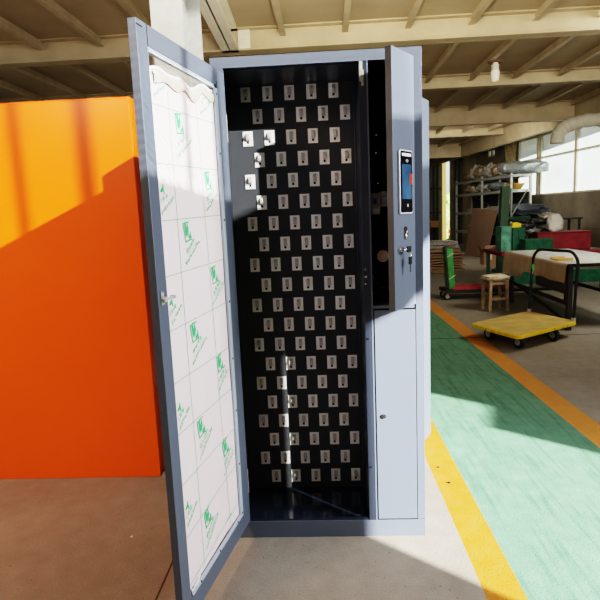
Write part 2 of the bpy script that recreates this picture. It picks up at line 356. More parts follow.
m = MB(); m.box(XL+.006, .511, .012, BY, .066, .0735); m.box(.018, .511, .004, .014, .066, .080); m.box(.40, .505, .03, .034, .0735, .080)
obj('bottom_shelf', m, 'slate_floor', cab, .0008)
obj('key_board', MB().box(XL+.005, .5115, BY, BY+.006, .07, 1.862), 'board', cab)
# right compartment
m = MB(); m.box(.516, .705, .30, .304, .07, 1.862); m.box(.700, .704, .022, .30, .95, 1.862); m.box(.5145, .517, .022, .30, .95, 1.862); m.box(.515, .700, .022, .30, 1.858, 1.862)
obj('equipment_lining', m, 'black', cab)
obj('equipment_shelf', MB().box(.5175, .704, .004, .30, .945, .962), 'slate', cab, .001)
# hanger bracket
m = MB(); m.box(.513, .524, -.004, -.0015, 1.79, 1.860); m.box(.520, .529, -.004, -.0015, 1.775, 1.83); obj('hinge_bracket', m, 'steel', cab, .001)
for z in (1.105, 1.05): obj('strike_pin', MB().cyl((.518, -.006, z), (.518, -.0016, z), .004), 'chrome', cab)
obj('strike_bar', MB().box(.515, .524, -.006, -.0016, 1.074, 1.081), 'chrome', cab)

# key holders : 20 rows of five
hp = MB(); w2, h2 = .0208, .0298
hp.box(-w2, w2, -.004, 0, -h2, h2); hp.box(-.0045, .0045, -.0046, -.004, -.021, -.011, 1)
hk = MB()
prof = []
for k in range(9):
    a = PI*k/8; prof.append((-.006*0+.010*math.sin(a), -.014*math.cos(a)))
hk.prism([(-.0065, -.0038-q*1.3, .006+r*1.15) for q, r in prof], (.013, 0, 0))
hk.box(.0068, .0086, -.0052, -.004, -.010, .022, 1)  # grey strip: painted shade along the side of the hook
first = None
for r in range(20):
    z = 1.824-r*(1.824-.133)/19
    for k in range(5):
        x = (.058+.0915*k) if r % 2 == 0 else (.1035+.0915*k)
        x += .0005*r*(1 if r % 2 else 1)*.25
        if first is None:
            first = obj('key_holder', hp, ['holder', 'plastic_black'], cab, .001)
            hkk = obj('holder_hook', hk, ['hook', 'breaker'], first, .0015)
            # meshes were built around the origin
            for ob_ in (first, hkk):
                off = rootloc(cab)
                for v in ob_.data.vertices: v.co += off
            c = first
        else:
            c = first.copy(); C.objects.link(c); c.parent = cab
            c2 = hkk.copy(); C.objects.link(c2); c2.parent = c
        c.location = Vector((x, BY, z))-rootloc(cab)

# big door : seen from its inner side, opened past square
HX = Vector((.02, 0, 0)); DV = Vector((-.184, -.983, 0)).normalized(); DN = Vector((.983, -.184, 0)).normalized(); ZU = Vector((0, 0, 1))
LD, ZT, ZB = .633, 1.843, .079
def dpt(s, z, off=0.): return HX+DV*s+ZU*z+DN*off
def dbox(m, s0, s1, z0, z1, o0, o1, mi=0): return m.ob(dpt(s0, z0, o0), DV*(s1-s0), DN*(o1-o0), ZU*(z1-z0), mi)
m = MB(); TH = .024
dbox(m, 0, .080, ZB, ZT, -TH, 0); dbox(m, .576, LD, ZB, ZT, -TH, 0)
dbox(m, .080, .576, ZB, .148, -TH, 0); dbox(m, .080, .576, 1.786, ZT, -TH, 0)
door = obj('door', m, 'slate', cab, .0015)
m = MB()
dbox(m, .572, .576, .148, 1.786, -.012, -.002); dbox(m, .102, .576, 1.782, 1.786, -.012, -.002)
dbox(m, .080, .104, .148, 1.775, -.006, .0015, 0); dbox(m, .104, .56, .148, .162, -.006, .0015, 0); dbox(m, .104, .572, 1.772, 1.779, -.010, .001, 0)
obj('glazing_bead', m, 'bead', door, .0008)
obj('acrylic_panel', dbox(MB(), .082, .572, .150, 1.784, -.017, -.013), 'acrylic', door)
m = MB(); dbox(m, .60, .632, 1.826, 1.829, -.0005, .0006); dbox(m, .575, .577, 1.786, 1.842, -.0005, .0006); dbox(m, .078, .0795, .16, 1.80, -.0005, .0004)
obj('seam', m, 'dark_gap', door)
for s_, z_ in ((.092, 1.755), (.092, 1.55), (.092, 1.314), (.092, 1.013), (.092, .794), (.092, .588), (.092, .37), (.092, .165), (.145, .155), (.332, .155), (.50, .155)):
    obj('screw', MB().cyl(dpt(s_, z_, .0), dpt(s_, z_, .003), .0042, n=8), 'label_blue' if z_ > 1.7 else 'plastic_black', door)
# protective film, slightly wavy, with its printed grid and marks
def fo(s, z): return -.009+.0022*mnoise.noise(Vector((s*5, z*2.2, 0)))+.0012*mnoise.noise(Vector((s*16, z*5, 3)))
def fedge_top(s): return 1.742+.03*(1-(s-.1)/.46)-.018*max(0, 1-abs(s-.30)/.12)+.006*math.sin(s*40)
ns, nz = 26, 90; vs = []
for j in range(nz+1):
    for i in range(ns+1):
        s_ = .104+(.563-.104)*i/ns; s_ += .006*mnoise.noise(Vector((0, j*.09, 1)))*(i/ns)
        zb = .164-.016*(i/ns)**3*0; z_ = zb+(fedge_top(s_)-zb)*j/nz
        if j < 8 and i > 20: s_ += .006*(1-j/8)
        vs.append(dpt(s_, z_, fo(s_, z_)))
m = MB(); m.add(vs, [(j*(ns+1)+i, j*(ns+1)+i+1, (j+1)*(ns+1)+i+1, (j+1)*(ns+1)+i) for j in range(nz) for i in range(ns)], 0, True)
def fq(pts, mi, lift=.0012):                     # printed quad following the film
    m.add([dpt(a, c, fo(a, c)+lift) for a, c in pts], [tuple(range(len(pts)))], mi)
def fline(s0, z0, s1, z1, w, mi, k=30):
    d = Vector((s1-s0, z1-z0)).normalized(); nn = Vector((-d.y, d.x))*w/2
    for i in range(k):
        a = (s0+(s1-s0)*i/k, z0+(z1-z0)*i/k); c = (s0+(s1-s0)*(i+1)/k, z0+(z1-z0)*(i+1)/k)
        fq([(a[0]+nn.x, a[1]+nn.y), (c[0]+nn.x, c[1]+nn.y), (c[0]-nn.x, c[1]-nn.y), (a[0]-nn.x, a[1]-nn.y)], mi)
fline(.461, 1.725, .447, .17, .0022, 3, 60); fline(.258, 1.745, .221, .67, .0022, 3, 40); fline(.221, .67, .195, .17, .0022, 3, 20)
for k in range(10):
    z_ = 1.646-.1605*k
    if z_ > .17: fline(.560, z_-(.004 if k < 8 else .02), .106, z_+(.007 if k < 5 else (-.004 if k < 8 else .012)), .0026, 2, 24)
rnd = random.Random(3)
def mark(s_, z_):
    # s runs right-to-left in the picture, so mirrored: U(p)= toward the hinge
    def q(u, v, lean=.12): return (s_-u+v*lean*0, z_+v)
    def par(u0, u1, v0, v1, sk): return [q(u0*1.2-v0*.2, v0), q(u1*1.2-(v0+sk)*.2, v0+sk), q(u1*1.2-(v1+sk)*.2, v1+sk), q(u0*1.2-v1*.2, v1)]
    def ok(pts): return all(.110 < a < .556 and .17 < c < fedge_top(a)-.004 for a, c in pts)
    for pts in (par(-.022, -.017, -.026, .026, 0), par(-.022, .022, -.030, -.025, .008), par(.017, .022, -.024, .004, .0),
                par(-.013, -.002, -.014, .030, .008), [q(.002, -.014), q(.012, .010), q(.004, .034), q(-.006, .010)], par(-.022, .020, .026, .031, .006),
                [q(.006, -.020), q(.023, -.016), q(.020, -.002), q(.006, -.013)]):
        if ok(pts): fq(pts, 1)
    def glyph(u, v, sz, ang, mi):
        ca, sa = math.cos(ang), math.sin(ang)
        def g(a, c): return q(u+(a*ca-c*sa)*sz, v+(a*sa+c*ca)*sz)
        for st in range(5):
            if rnd.random() < .5: a0, a1 = -.45, .45; c0 = rnd.uniform(-.45, .4); r_ = [(a0, c0), (a1, c0), (a1, c0+.16), (a0, c0+.16)]
            else: a0 = rnd.uniform(-.45, .35); c0, c1 = sorted((rnd.uniform(-.5, 0), rnd.uniform(0, .5))); r_ = [(a0, c0), (a0+.15, c0), (a0+.15, c1), (a0, c1)]
            pts = [g(*t_) for t_ in r_]
            if ok(pts): fq(pts, mi)
    an = .50
    for k in range(4): glyph(-.012+k*.0185*math.cos(an)*1.1, -.056+k*.0185*math.sin(an)*1.1, .019, an, 2+2)
    for k in range(9): glyph(-.024+k*.0155*math.cos(an), -.094+k*.0155*math.sin(an), .0145, an, 2+2)
    a0 = (-.014, -.066); ln = [q(a0[0]+t_*.09*math.cos(an)+o_*.0006, a0[1]-.008+t_*.09*math.sin(an)-o_*.0012) for t_, o_ in ((0, 0), (1, 0), (1, 1), (0, 1))]
    if ok(ln): fq(ln, 4)
for s_, zs in ((.394, (1.607, 1.28, .959, .636, .315)), (.197, (1.765, 1.446, 1.122, .802, .48, .178)), (.560, (1.74, 1.42, 1.094, .77, .45)), (.575, (1.58, 1.26, .93))):
    if s_ == .575: continue
    for z_ in zs: mark(s_, z_)
film = obj('protective_film', m, ['film', 'green', 'green_line', 'green_line', 'green_soft'], door)
film['label'] = 'pale pink printed protective film with green grid and logos'
# peeled fold of film along the top
vs = []
for i in range(25):
    s_ = .11+.44*i/24; tz = fedge_top(s_)
    for j, (dz, of) in enumerate(((.002, -.008), (-.014, .002+.002*math.sin(i)), (-.030-.006*math.sin(i*.9), -.004))): vs.append(dpt(s_, tz+dz-.01, of))
m = MB().add(vs, [(i*3+j, (i+1)*3+j, (i+1)*3+j+1, i*3+j+1) for i in range(24) for j in range(2)], 0, True); obj('film_fold', m, mat('film_fold', (.62, .55, .46), .4, var=.15, scale=20), door)
# corner flap at the bottom of the film
vs = [dpt(.563-.07*i/6, .170-.012*math.sin(i)*.3-.02*(1-i/6)*j, -.004+.004*j+.002*math.sin(i*2)) for i in range(7) for j in range(2)]
obj('film_corner', MB().add(vs, [(2*i, 2*i+2, 2*i+3, 2*i+1) for i in range(6)], 0, True), 'film', door)
m = MB(); m.ob(dpt(.617, 1.086, 0), DV*-.004+ZU*0, DN*.004, ZU*.040); dbox(m, .604, .620, 1.088, 1.122, 0, .004); m.cyl(dpt(.612, 1.103, .004), dpt(.612, 1.103, .014), .008); dbox(m, .560, .614, 1.100, 1.107, .012, .015)
m.cyl(dpt(.562, 1.1035, .003), dpt(.562, 1.1035, .018), .005)
la = obj('latch', m, mat('latch_metal', (.55, .58, .56), .3, .25), door, .0008); la['label'] = 'silver turn latch'
obj('hinge', MB().cyl(dpt(-.004, 1.6, -.004), dpt(-.004, 1.7, -.004), .004), 'steel', door)
obj('hinge', MB().cyl(dpt(-.004, .2, -.004), dpt(-.004, .3, -.004), .004), 'steel', door)

# lower small door, closed
m = MB(); m.box(.549, .706, -.0025, .016, .078, .944); ld = obj('lower_door', m, 'slate', cab, .0015)
obj('door_gap', MB().box(.545, .710, .002, .004, .072, .95), 'dark_gap', cab)
m = MB(); m.cyl((.577, -.0025, .518), (.577, -.008, .518), .0095); m.cyl((.577, -.008, .518), (.577, -.010, .518), .006); m.box(.576, .578, -.0106, -.0098, .513, .523, 1)
obj('cam_lock', m, ['chrome', 'plastic_black'], ld)

# upper narrow door, swung open on its right hinge
AN = math.radians(57); N0 = Vector((.709, -.002, 0)); NV = Vector((-math.cos(AN), -math.sin(AN), 0)); NN = Vector((math.sin(AN), -math.cos(AN), 0)); NW = .178
def npt(w, z, o=0.): return N0+NV*w+ZU*z+NN*o             # o>0 : out of the front face
def nbox(m, w0, w1, z0, z1, o0, o1, mi=0): return m.ob(npt(w0, z0, o0), NV*(w1-w0), NN*(o1-o0), ZU*(z1-z0), mi)
ZN0, ZN1 = .966, 1.868
m = MB(); nbox(m, 0, NW, ZN0, ZN1, -.0015, 0); nbox(m, 0, .0015, ZN0, ZN1, -.02, -.0015);  nbox(m, 0, NW, ZN1-.0015, ZN1, -.02, -.0015); nbox(m, 0, NW, ZN0, ZN0+.0015, -.02, -.0015)
nbox(m, NW-.012, NW-.0015, ZN0+.002, ZN1-.002, -.022, -.0205)
nd = obj('control_door', m, 'slate', cab, .0006); m = MB(); nbox(m, NW-.0015, NW, ZN0, ZN1, -.024, -.0016); obj('edge_return', m, mat('edge_grey', (.085, .078, .075), .5, .2), nd)
def rrect(w0, w1, z0, z1, r, o, k=5):
    pts = []
    for cw, cz, a0 in ((w1-r, z1-r, 0), (w0+r, z1-r, PI/2), (w0+r, z0+r, PI), (w1-r, z0+r, 1.5*PI)):
        for i in range(k+1):
            a = a0+PI/2*i/k; pts.append(npt(cw+r*math.cos(a), cz+r*math.sin(a), o))
    return pts
w0, w1, z0, z1 = .036, .143, 1.309, 1.533
scr = obj('touch_terminal', MB().prism(rrect(w0, w1, z0, z1, .012, .0), NN*.008), 'bezel', nd, .001)
obj('glass_front', MB().prism(rrect(w0+.005, w1-.006, z0+.005, z1-.005, .009, .008), NN*.0012), 'glassblack', scr)
m = MB(); nbox(m, w0+.014, w1-.016, z0+.052, z1-.050, .0092, .0096); nbox(m, w0+.006, w0+.026, z0+.105, z0+.142, .0096, .0099, 1); nbox(m, w0+.03, w0+.055, z0+.14, z0+.175, .0096, .0098, 2)
obj('display', m, ['screen', 'red', 'screen'], scr)
m = MB(); nbox(m, w0+.016, w1-.016, z1-.022, z1-.012, .0092, .0098); obj('led_bar', m, 'lamp_led', scr)
m = MB(); cw, cz = w0+.048, z1-.040
for k in range(3):
    r_ = .004+.004*k
    m.prism([npt(cw+r_*math.cos(a), cz+r_*math.sin(a)-.006, .0092) for a in [PI*.2+PI*.6*i/6 for i in range(7)]]+[npt(cw+(r_+.002)*math.cos(a), cz+(r_+.002)*math.sin(a)-.006, .0092) for a in [PI*.8-PI*.6*i/6 for i in range(7)]], NN*.0005)
obj('camera_icon', m, 'breaker', scr)
m = MB(); m.cyl(npt(w0+.046, z0+.03, .0092), npt(w0+.046, z0+.03, .0097), .006, n=12); obj('home_mark', m, 'breaker', scr)
m = MB(); m.prism(rrect(.070, .100, 1.216, 1.264, .012, .0), NN*.0012); o = obj('finger_slot', m, 'plastic_black', nd)
m = MB(); m.blob(npt(.084, 1.228, .002), (.007, .004, .010), (NV, NN, ZU), amp=.2); m.cyl(npt(.086, 1.235, .001), npt(.078, 1.250, .004), .003); obj('slot_reader', m, 'chrome', o)
KZ = 1.184
m = MB(); m.cyl(npt(.140, KZ, 0), npt(.140, KZ, .012), .010, .009); m.cyl(npt(.140, KZ, .012), npt(.140, KZ, .016), .007); obj('door_lock', m, 'chrome', nd)
ky = thing('key_bunch', 'black headed keys hanging from the control door lock', 'keys', npt(.12, KZ, .03))
m = MB(); m.cyl(npt(.137, KZ, .017), npt(.126, KZ, .024), .0025); obj('key_shank', m, 'chrome', ky)
m = MB(); nbox(m, .100, .128, KZ-.011, KZ+.010, .022, .030); obj('key_head', m, 'plastic_black', ky, .002)
m = MB(); m.tube([npt(.104+.010*math.cos(a), KZ-.016+.014*math.sin(a), .026) for a in [2*PI*i/16 for i in range(17)]], .0014, 6); obj('key_ring', m, 'chrome', ky)
m = MB(); nbox(m, .092, .112, KZ-.056, KZ-.028, .022, .029); obj('key_head', m, 'plastic_black', ky, .002)
m = MB(); nbox(m, .099, .106, KZ-.084, KZ-.055, .0235, .0260); obj('key_blade', m, 'chrome', ky)
# electrics inside the right compartment
def ipt(u, v, y): return at(u, v, y=y)
p = ipt(376, 203, .09); m = MB(); m.box(p.x-.016, p.x+.018, .10, .299, p.z-.045, p.z+.038); m.box(p.x-.010, p.x+.004, .085, .10, p.z-.004, p.z+.018, 1); m.box(p.x-.014, p.x+.012, .092, .10, p.z-.040, p.z-.022, 2); m.box(p.x+.006, p.x+.010, .092, .10, p.z-.01, p.z+.0, 3)
obj('circuit_breaker', m, [mat('breaker_light', (.62, .63, .64), .4), 'label_blue', 'holder', 'red'], cab, .0015)
p = ipt(384, 199, .09); m = MB()
for k in range(6): m.box(p.x-.010, p.x+.014, .08, .11, p.z-.026+k*.009, p.z-.020+k*.009)
m.box(p.x-.008, p.x+.012, .11, .299, p.z-.028, p.z+.03); obj('terminal_block', m, 'holder', cab, .001)
p = ipt(383, 256, .06); m = MB(); m.cyl((p.x, .06, p.z), (p.x, .085, p.z), .020, .022, 20); m.tube([(p.x+.020*math.cos(a), .06, p.z+.020*math.sin(a)) for a in [2*PI*i/20 for i in range(21)]], .0045, 8); m.cyl((p.x, .04, p.z), (p.x, .06, p.z), .007)
for k_ in range(3): m.ob((p.x-.002+.008*(k_-1), .052, p.z-.016), (.003, 0, 0), (0, .008, 0), (.004, 0, .032))
obj('solenoid', m, 'copper', cab)
m = MB(); m.cyl((p.x, .085, p.z), (p.x, .299, p.z), .009, n=10); obj('solenoid_stem', m, 'plastic_black', cab)
def wire(pts, r=.0022, mt='plastic_black'):
    P_ = [ipt(*q) for q in pts]; out = []
    for i in range(len(P_)-1):
        a, b_, c_, d_ = P_[max(i-1, 0)], P_[i], P_[i+1], P_[min(i+2, len(P_)-1)]
        for k in range(6):
            t_ = k/6; out.append(.5*((2*b_)+(-a+c_)*t_+(2*a-5*b_+4*c_-d_)*t_*t_+(-a+3*b_-3*c_+d_)*t_**3))
    out.append(P_[-1]); obj('cable', MB().tube(out, r, 6, 0), mt, cab)
wire([(374, 192, .28), (373, 185, .26), (378, 180, .24), (384, 182, .22), (387, 190, .2), (386, 197, .21)])
wire([(380, 215, .28), (386, 222, .27), (378, 232, .27), (373, 245, .27), (372, 258, .27), (375, 275, .27)], .003)
wire([(386, 210, .27), (383, 230, .26), (388, 246, .24), (384, 252, .17)])
wire([(373, 276, .28), (380, 287, .26), (388, 287, .24)], .0015, 'breaker')
for u, v in ((376, 135), (376, 153), (378, 183), (373, 293), (390, 84)):
    p = ipt(u, v, .299); obj('panel_screw', MB().cyl((p.x, .3, p.z), (p.x, .294, p.z), .004, n=8), 'chrome', cab)

# ------------------------------------------------------------------ second cabinet behind
d2 = Vector((.447, .894, 0)); e2 = Vector((-.894, .447, 0)); P1 = Vector((.957, 1.063, 0)); P0 = P1-d2*.42
c2 = thing('steel_cabinet', 'pale grey steel cabinet edge showing just behind the key cabinet', 'cabinet', (P0+d2*.2+e2*.4))
m = MB(); m.ob(P0+Vector((0, 0, .0)), d2*.42, e2*.80, (0, 0, 1.905)); obj('body', m, 'slate', c2, .002)
m = MB(); 
for k in range(2): m.ob(P0+e2*(.012+.392*k)-d2*.016+Vector((0, 0, .07)), e2*.384, d2*.0155, (0, 0, 1.80))
for k in range(2):
    mm = MB(); mm.ob(P0+e2*(.012+.392*k)-d2*.016+Vector((0, 0, .07)), e2*.384, d2*.0155, (0, 0, 1.80)); obj('door', mm, 'slate', c2, .002)

# ------------------------------------------------------------------ orange cabinet
oc = thing('orange_cabinet', 'tall plain orange metal cabinet standing left of the open door', 'cabinet', (-1.13, .9, 0))
m = MB(); m.box(-1.73, -.531, .585, 1.05, 0, 1.905); 
m.box(-1.73, -.5315, .566, .585, 0.0, 1.900)
obj('body', m, 'orange', oc, .004)
m = MB(); m.box(-1.725, -.536, .584, .588, 1.893, 1.909); obj('top_rim', m, 'orange', oc, .002)

# ------------------------------------------------------------------ ceiling light
LX, LY = 2.555, 5.3
lp = thing('ceiling_light', 'bare spiral bulb in a round socket on the ceiling', 'lamp', (LX, LY, CZ-.09))
m = MB(); m.cyl((LX, LY, CZ-.095), (LX, LY, CZ-.11), .10, .085, 24); m.box(LX-.03, LX+.03, LY-.04, LY+.04, CZ-.095, CZ-.001); obj('ceiling_plate', m, 'rustbase', lp)
m = MB(); m.cyl((LX, LY, CZ-.11), (LX, LY, CZ-.13), .035, .03); m.cyl((LX, LY, CZ-.13), (LX, LY, CZ-.20), .045, .042); obj('socket', m, 'duct', lp, .002)
m = MB(); hx = []
for i in range(90):
    a = i*.36; hx.append((LX+(.046-.014*i/89)*math.cos(a*1.5), LY+(.046-.014*i/89)*math.sin(a*1.5), CZ-.215-.11*i/89))
m.tube(hx, .011, 8); m.cyl((LX, LY, CZ-.20), (LX, LY, CZ-.215), .05, .045); obj('spiral_bulb', m, 'bulb', lp)

# duct elbow from the wall
m = MB(); pts = [(6.3, 8, 2.72), (5.4, 8, 2.72), (4.9, 8, 2.71), (4.62, 8, 2.66), (4.46, 8, 2.56), (4.42, 8, 2.42), (4.42, 8, 2.34)]
fine = []
for i in range(len(pts)-1):
    for k in range(8): fine.append(Vector(pts[i]).lerp(Vector(pts[i+1]), k/8))
m.tube(fine, [.115+.008*math.sin(i*1.7) for i in range(len(fine))], 20); tag(obj('duct_pipe', m, 'duct'), 'cream ribbed ventilation duct bending down beside the window', 'duct')
# curtain beside the window
m = MB(); vs = []; K = 24
for i in range(K+1):
    y_ = 13.95+.75*i/K; q_ = wp(y_)-WN*(.06+.03*math.sin(i*1.9))
    for j in range(6):
        zz = 3.05-(1.7)*j/5; q2 = q_+(wp(14.4)-q_)*(.35*math.sin(PI*j/5)*.8); vs.append((q2.x, q2.y, zz))
m.add(vs, [(i*6+j, (i+1)*6+j, (i+1)*6+j+1, i*6+j+1) for i in range(K) for j in range(5)], 0, True); tag(obj('curtain', m, 'curtain'), 'tan gathered curtain hanging at the far edge of the large window', 'curtain')

# ------------------------------------------------------------------ yellow trolley
ZD0, ZD1 = .125, .158
TL, TF, TB = Vector((1.80, 3.48, 0)), Vector((2.06, 2.83, 0)), Vector((2.58, 4.06, 0)); TR = TF+TB-TL
tr = thing('platform_trolley', 'yellow platform trolley with black tube handle on the grey floor', 'trolley', (TL+TR)/2)
def inset(k, z): 
    c = (TL+TR)/2; return [c+(p-c)*k+Vector((0, 0, z)) for p in (TL, TF, TR, TB)]
def roundq(z, k=1., r=.07):
    P_ = inset(k, z); out = []
    for i in range(4):
        a, c, d_ = P_[i-1], P_[i], P_[(i+1) % 4]; u = (a-c).normalized()*r; w = (d_-c).normalized()*r
        for j in range(6):
            t_ = j/5; out.append((c+u)*(1-t_)**2+c*2*t_*(1-t_)+(c+w)*t_*t_)
    return out
obj('edge_band', MB().prism(roundq(ZD0), (0, 0, ZD1-ZD0)), 'trolley_edge', tr, .004)
obj('deck', MB().prism(roundq(ZD1, .975), (0, 0, .003)), 'trolley', tr)
m = MB()
for a, c in ((.35, .36), (.58, .59), (.72, .73), (.80, .81)):
    q0 = TF.lerp(TR, a) if a > .5 else TL.lerp(TF, a); out = (TF-TB).normalized()*.0
    e = (TR-TF) if a > .5 else (TF-TL); nrm = Vector((e.y, -e.x, 0)).normalized()
    if nrm.dot(q0-(TL+TR)/2) < 0: nrm = -nrm
    m.ob(q0+nrm*.001+Vector((0, 0, ZD0+.002)), e.normalized()*.006, nrm*.002, (0, 0, ZD1-ZD0-.004))
obj('edge_mark', m, 'green_panel', tr)
def caster(p, r=.06, parent=tr, hd=None):
    hd = hd or Vector((.9, .43, 0)).normalized(); sd = Vector((-hd.y, hd.x, 0))
    w = MB(); c = Vector((p[0], p[1], r)); w.cyl(c-hd*.018, c+hd*.018, r, n=24); wo = obj('wheel', w, 'rubber', parent, .004)
    h = MB(); h.cyl(c-hd*.021, c+hd*.021, r*.55, n=16); h.cyl(c-hd*.026, c+hd*.026, r*.2, n=10); obj('hub', h, 'hub', wo)
    f = MB(); 
    for sg in (-1, 1): f.ob(c+hd*sg*.028-sd*.015-Vector((0, 0, .005)), sd*.03, hd*sg*.003, (0, 0, ZD0-r+.003))
    f.ob(c-hd*.031-sd*.03+Vector((0, 0, ZD0-r-.006)), hd*.062, sd*.06, (0, 0, .006)); obj('caster_fork', f, 'steel', parent)
for p in ((1.975, 3.42), (2.135, 3.03), (2.55, 3.28), (2.50, 3.80)): caster(p)
hB, hR = TB.lerp(TR, .06)-(TB-TL)*.03, TB.lerp(TR, .94)-(TB-TL)*.03
pts = []; HZ = .845
up = lambda P, z: Vector((P.x, P.y, z)); dBR = (hR-hB).normalized(); lean = (TB-TL).normalized()*.05
pts = [up(hB, ZD1), up(hB+lean*.5, .5), up(hB+lean, HZ-.13)]
for i in range(7): a = PI/2*i/6; pts.append(up(hB+lean+dBR*.13*(1-math.cos(a)), HZ-.13+.13*math.sin(a)))
for i in range(7): a = PI/2*(1-i/6); pts.append(up(hR+lean-dBR*.13*(1-math.cos(a)), HZ-.13+.13*math.sin(a)))
pts += [up(hR+lean*.5, .5), up(hR, ZD1)]
hd_ = obj('handle', MB().tube(pts, .015, 12), 'blackpipe', tr)
m = MB(); q_ = hB+lean*.8; m.cyl(up(q_, .60), up(hB+lean*.9, .68), .0165); obj('handle_tape', m, 'green_panel', hd_)
for P_ in (hB, hR): obj('handle_socket', MB().cyl(up(P_, ZD1+.001), up(P_, ZD1+.035), .022), 'hub', tr)

# ------------------------------------------------------------------ stool
sc_ = Vector((2.51, 5.05, 0)); sa = .12; su, sw = Vector((math.cos(sa), math.sin(sa), 0)), Vector((-math.sin(sa), math.cos(sa), 0))
st = thing('wooden_stool', 'small square wooden stool with a lumpy pale cushion', 'stool', sc_)
obj('seat', MB().ob(sc_-su*.13-sw*.13+ZU*.385, su*.26, sw*.26, ZU*.022), 'wood', st, .004)
m = MB(); m.blob(sc_+ZU*.425, (.155, .15, .028), (su, sw, ZU), amp=.35, fr=3.5, seed=5, nu=32, nv=14, pw=.55); obj('cushion', m, 'cushion', st)
for i in (-1, 1):
    for j in (-1, 1):
        p = sc_+su*.105*i+sw*.105*j; obj('leg', MB().ob(p-su*.018-sw*.018+su*.01*i+sw*.01*j, su*.036, sw*.036, ZU*.385-su*.01*i), 'wood', st, .003)
for j in (-1, 1): obj('stretcher', MB().ob(sc_-su*.10+sw*(.105*j-.01)+ZU*.14, su*.20, sw*.02, ZU*.035), 'wood', st, .003); obj('apron', MB().ob(sc_-su*.10+sw*(.105*j-.01)+ZU*.34, su*.20, sw*.02, ZU*.044), 'wood', st, .002)
for i in (-1, 1): obj('stretcher', MB().ob(sc_-sw*.10+su*(.105*i-.01)+ZU*.20, su*.02, sw*.20, ZU*.03), 'wood', st, .003)

# ------------------------------------------------------------------ red and green folding dolly behind the stool
dl = thing('folding_dolly', 'red flatbed dolly with a strapped green panel standing at one end', 'dolly', (2.5, 6.0, 0))
m = MB(); m.box(2.07, 2.95, 5.93, 6.30, .12, .145); m.box(2.05, 2.97, 5.91, 5.935, .10, .15); m.box(2.05, 2.97, 6.295, 6.32, .10, .15); obj('frame', m, 'rust', dl, .003)
m = MB(); m.box(2.18, 2.52, 5.94, 6.29, .146, .185); m.box(2.53, 2.94, 5.94, 6.29, .146, .180); m.blob((2.55, 6.1, .185), (.06, .12, .02), amp=.3); obj('deck', m, 'red_deck', dl, .006)
m = MB(); m.prism([(2.135, 5.97, .15), (2.22, 5.97, .15), (2.175, 5.97, .75), (2.09, 5.97, .75)], (0, .30, 0)); gpn = obj('upright_panel', m, 'green_panel', dl, .004)
m = MB(); m.prism([(2.105, 5.96, .15), (2.13, 5.96, .15), (2.085, 5.96, .76), (2.06, 5.96, .76)], (0, .04, 0)); m.prism([(2.06, 5.95, .761), (2.18, 5.95, .761), (2.18, 5.95, .772), (2.06, 5.95, .782)], (0, .06, 0)); obj('upright_frame', m, 'rust', dl, .003)
for z in (.30, .62):
    obj('strap', MB().ob((2.09+.07*(.75-z), 5.955, z), (.10, 0, .06), (0, .004, 0), (0, 0, .010)), 'duct', gpn)
for x in (2.10, 2.85):
    for y in (5.97, 6.25): caster((x, y), .05, dl, Vector((0, 1, 0)))

# ------------------------------------------------------------------ work table with cloth
tb = thing('work_table', 'dark steel frame table under a long beige cloth', 'table', (3.25, 4.7, 0))
TX0, TX1, TY0, TY1, TZ = 2.84, 3.66, 3.68, 5.65, .70
obj('tabletop', MB().box(TX0, TX1, TY0, TY1, TZ-.03, TZ), 'rust', tb, .004)
for x in (TX0+.04, TX1-.04):
    for y in (TY0+.05, TY1-.10): obj('leg', MB().box(x-.025, x+.025, y-.025, y+.025, 0, TZ-.031), 'rust', tb, .003)
m = MB(); m.box(TX0+.02, TX0+.05, TY0+.08, TY1-.13, .26, .30); obj('rail', m, 'rust', tb, .003)
m = MB(); m.box(TX1-.05, TX1-.02, TY0+.08, TY1-.13, .26, .30); obj('rail', m, 'rust', tb, .003)
m = MB(); m.tube([(TX0+.04, TY1-.12, .30), (TX0+.07, TY0+.08, .06)], .018); obj('brace', m, 'rust', tb)
m = MB(); m.tube([(TX0+.07, TY1-.10, .17), (TX1-.07, TY1-.10, .17)], .016); obj('brace', m, 'rust', tb)
m = MB(); m.box(TX0+.06, TX0+.08, TY0+.08, TY0+1.05, .36, .66); obj('side_panel', m, 'darkbag', tb)
cl = MB(); K = 60
def cz(i): return .505+.006*math.sin(i*.45)-.10*min(1, max(0, (i-36)/4))
vs = []
for i in range(K+1):
    y_ = TY0-.01+(TY1+.02-TY0)*i/K; fo_ = .006*math.sin(i*.55)+.004*math.sin(i*1.7+1)
    vs += [(TX1+.02, y_, TZ-.06), (TX1+.012, y_, TZ+.006), (TX0+.4, y_, TZ+.006+.003*math.sin(i)), (TX0-.008, y_, TZ+.006), (TX0-.022-abs(fo_)*.4, y_, TZ-.03), (TX0-.03-fo_, y_, .54), (TX0-.035-fo_*1.5, y_, cz(i))]
cl.add(vs, [(i*7+j, (i+1)*7+j, (i+1)*7+j+1, i*7+j+1) for i in range(K) for j in range(6)], 0, True)
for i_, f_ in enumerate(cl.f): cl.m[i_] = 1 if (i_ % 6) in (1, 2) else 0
e0 = len(cl.v); vs = []
for i in range(21):
    x_ = TX0-.02+(TX1-TX0+.03)*i/20; vs += [(x_, TY1+.012, TZ+.006), (x_, TY1+.03+.01*math.sin(i), .42+.02*math.sin(i*.8))]
cl.add(vs, [(2*i, 2*i+2, 2*i+3, 2*i+1) for i in range(20)], 0, True)
o = obj('tablecloth', cl, ['cloth', 'cloth_top'], None); tag(o, 'beige cloth with a pale grey top draped over the work table', 'tablecloth')
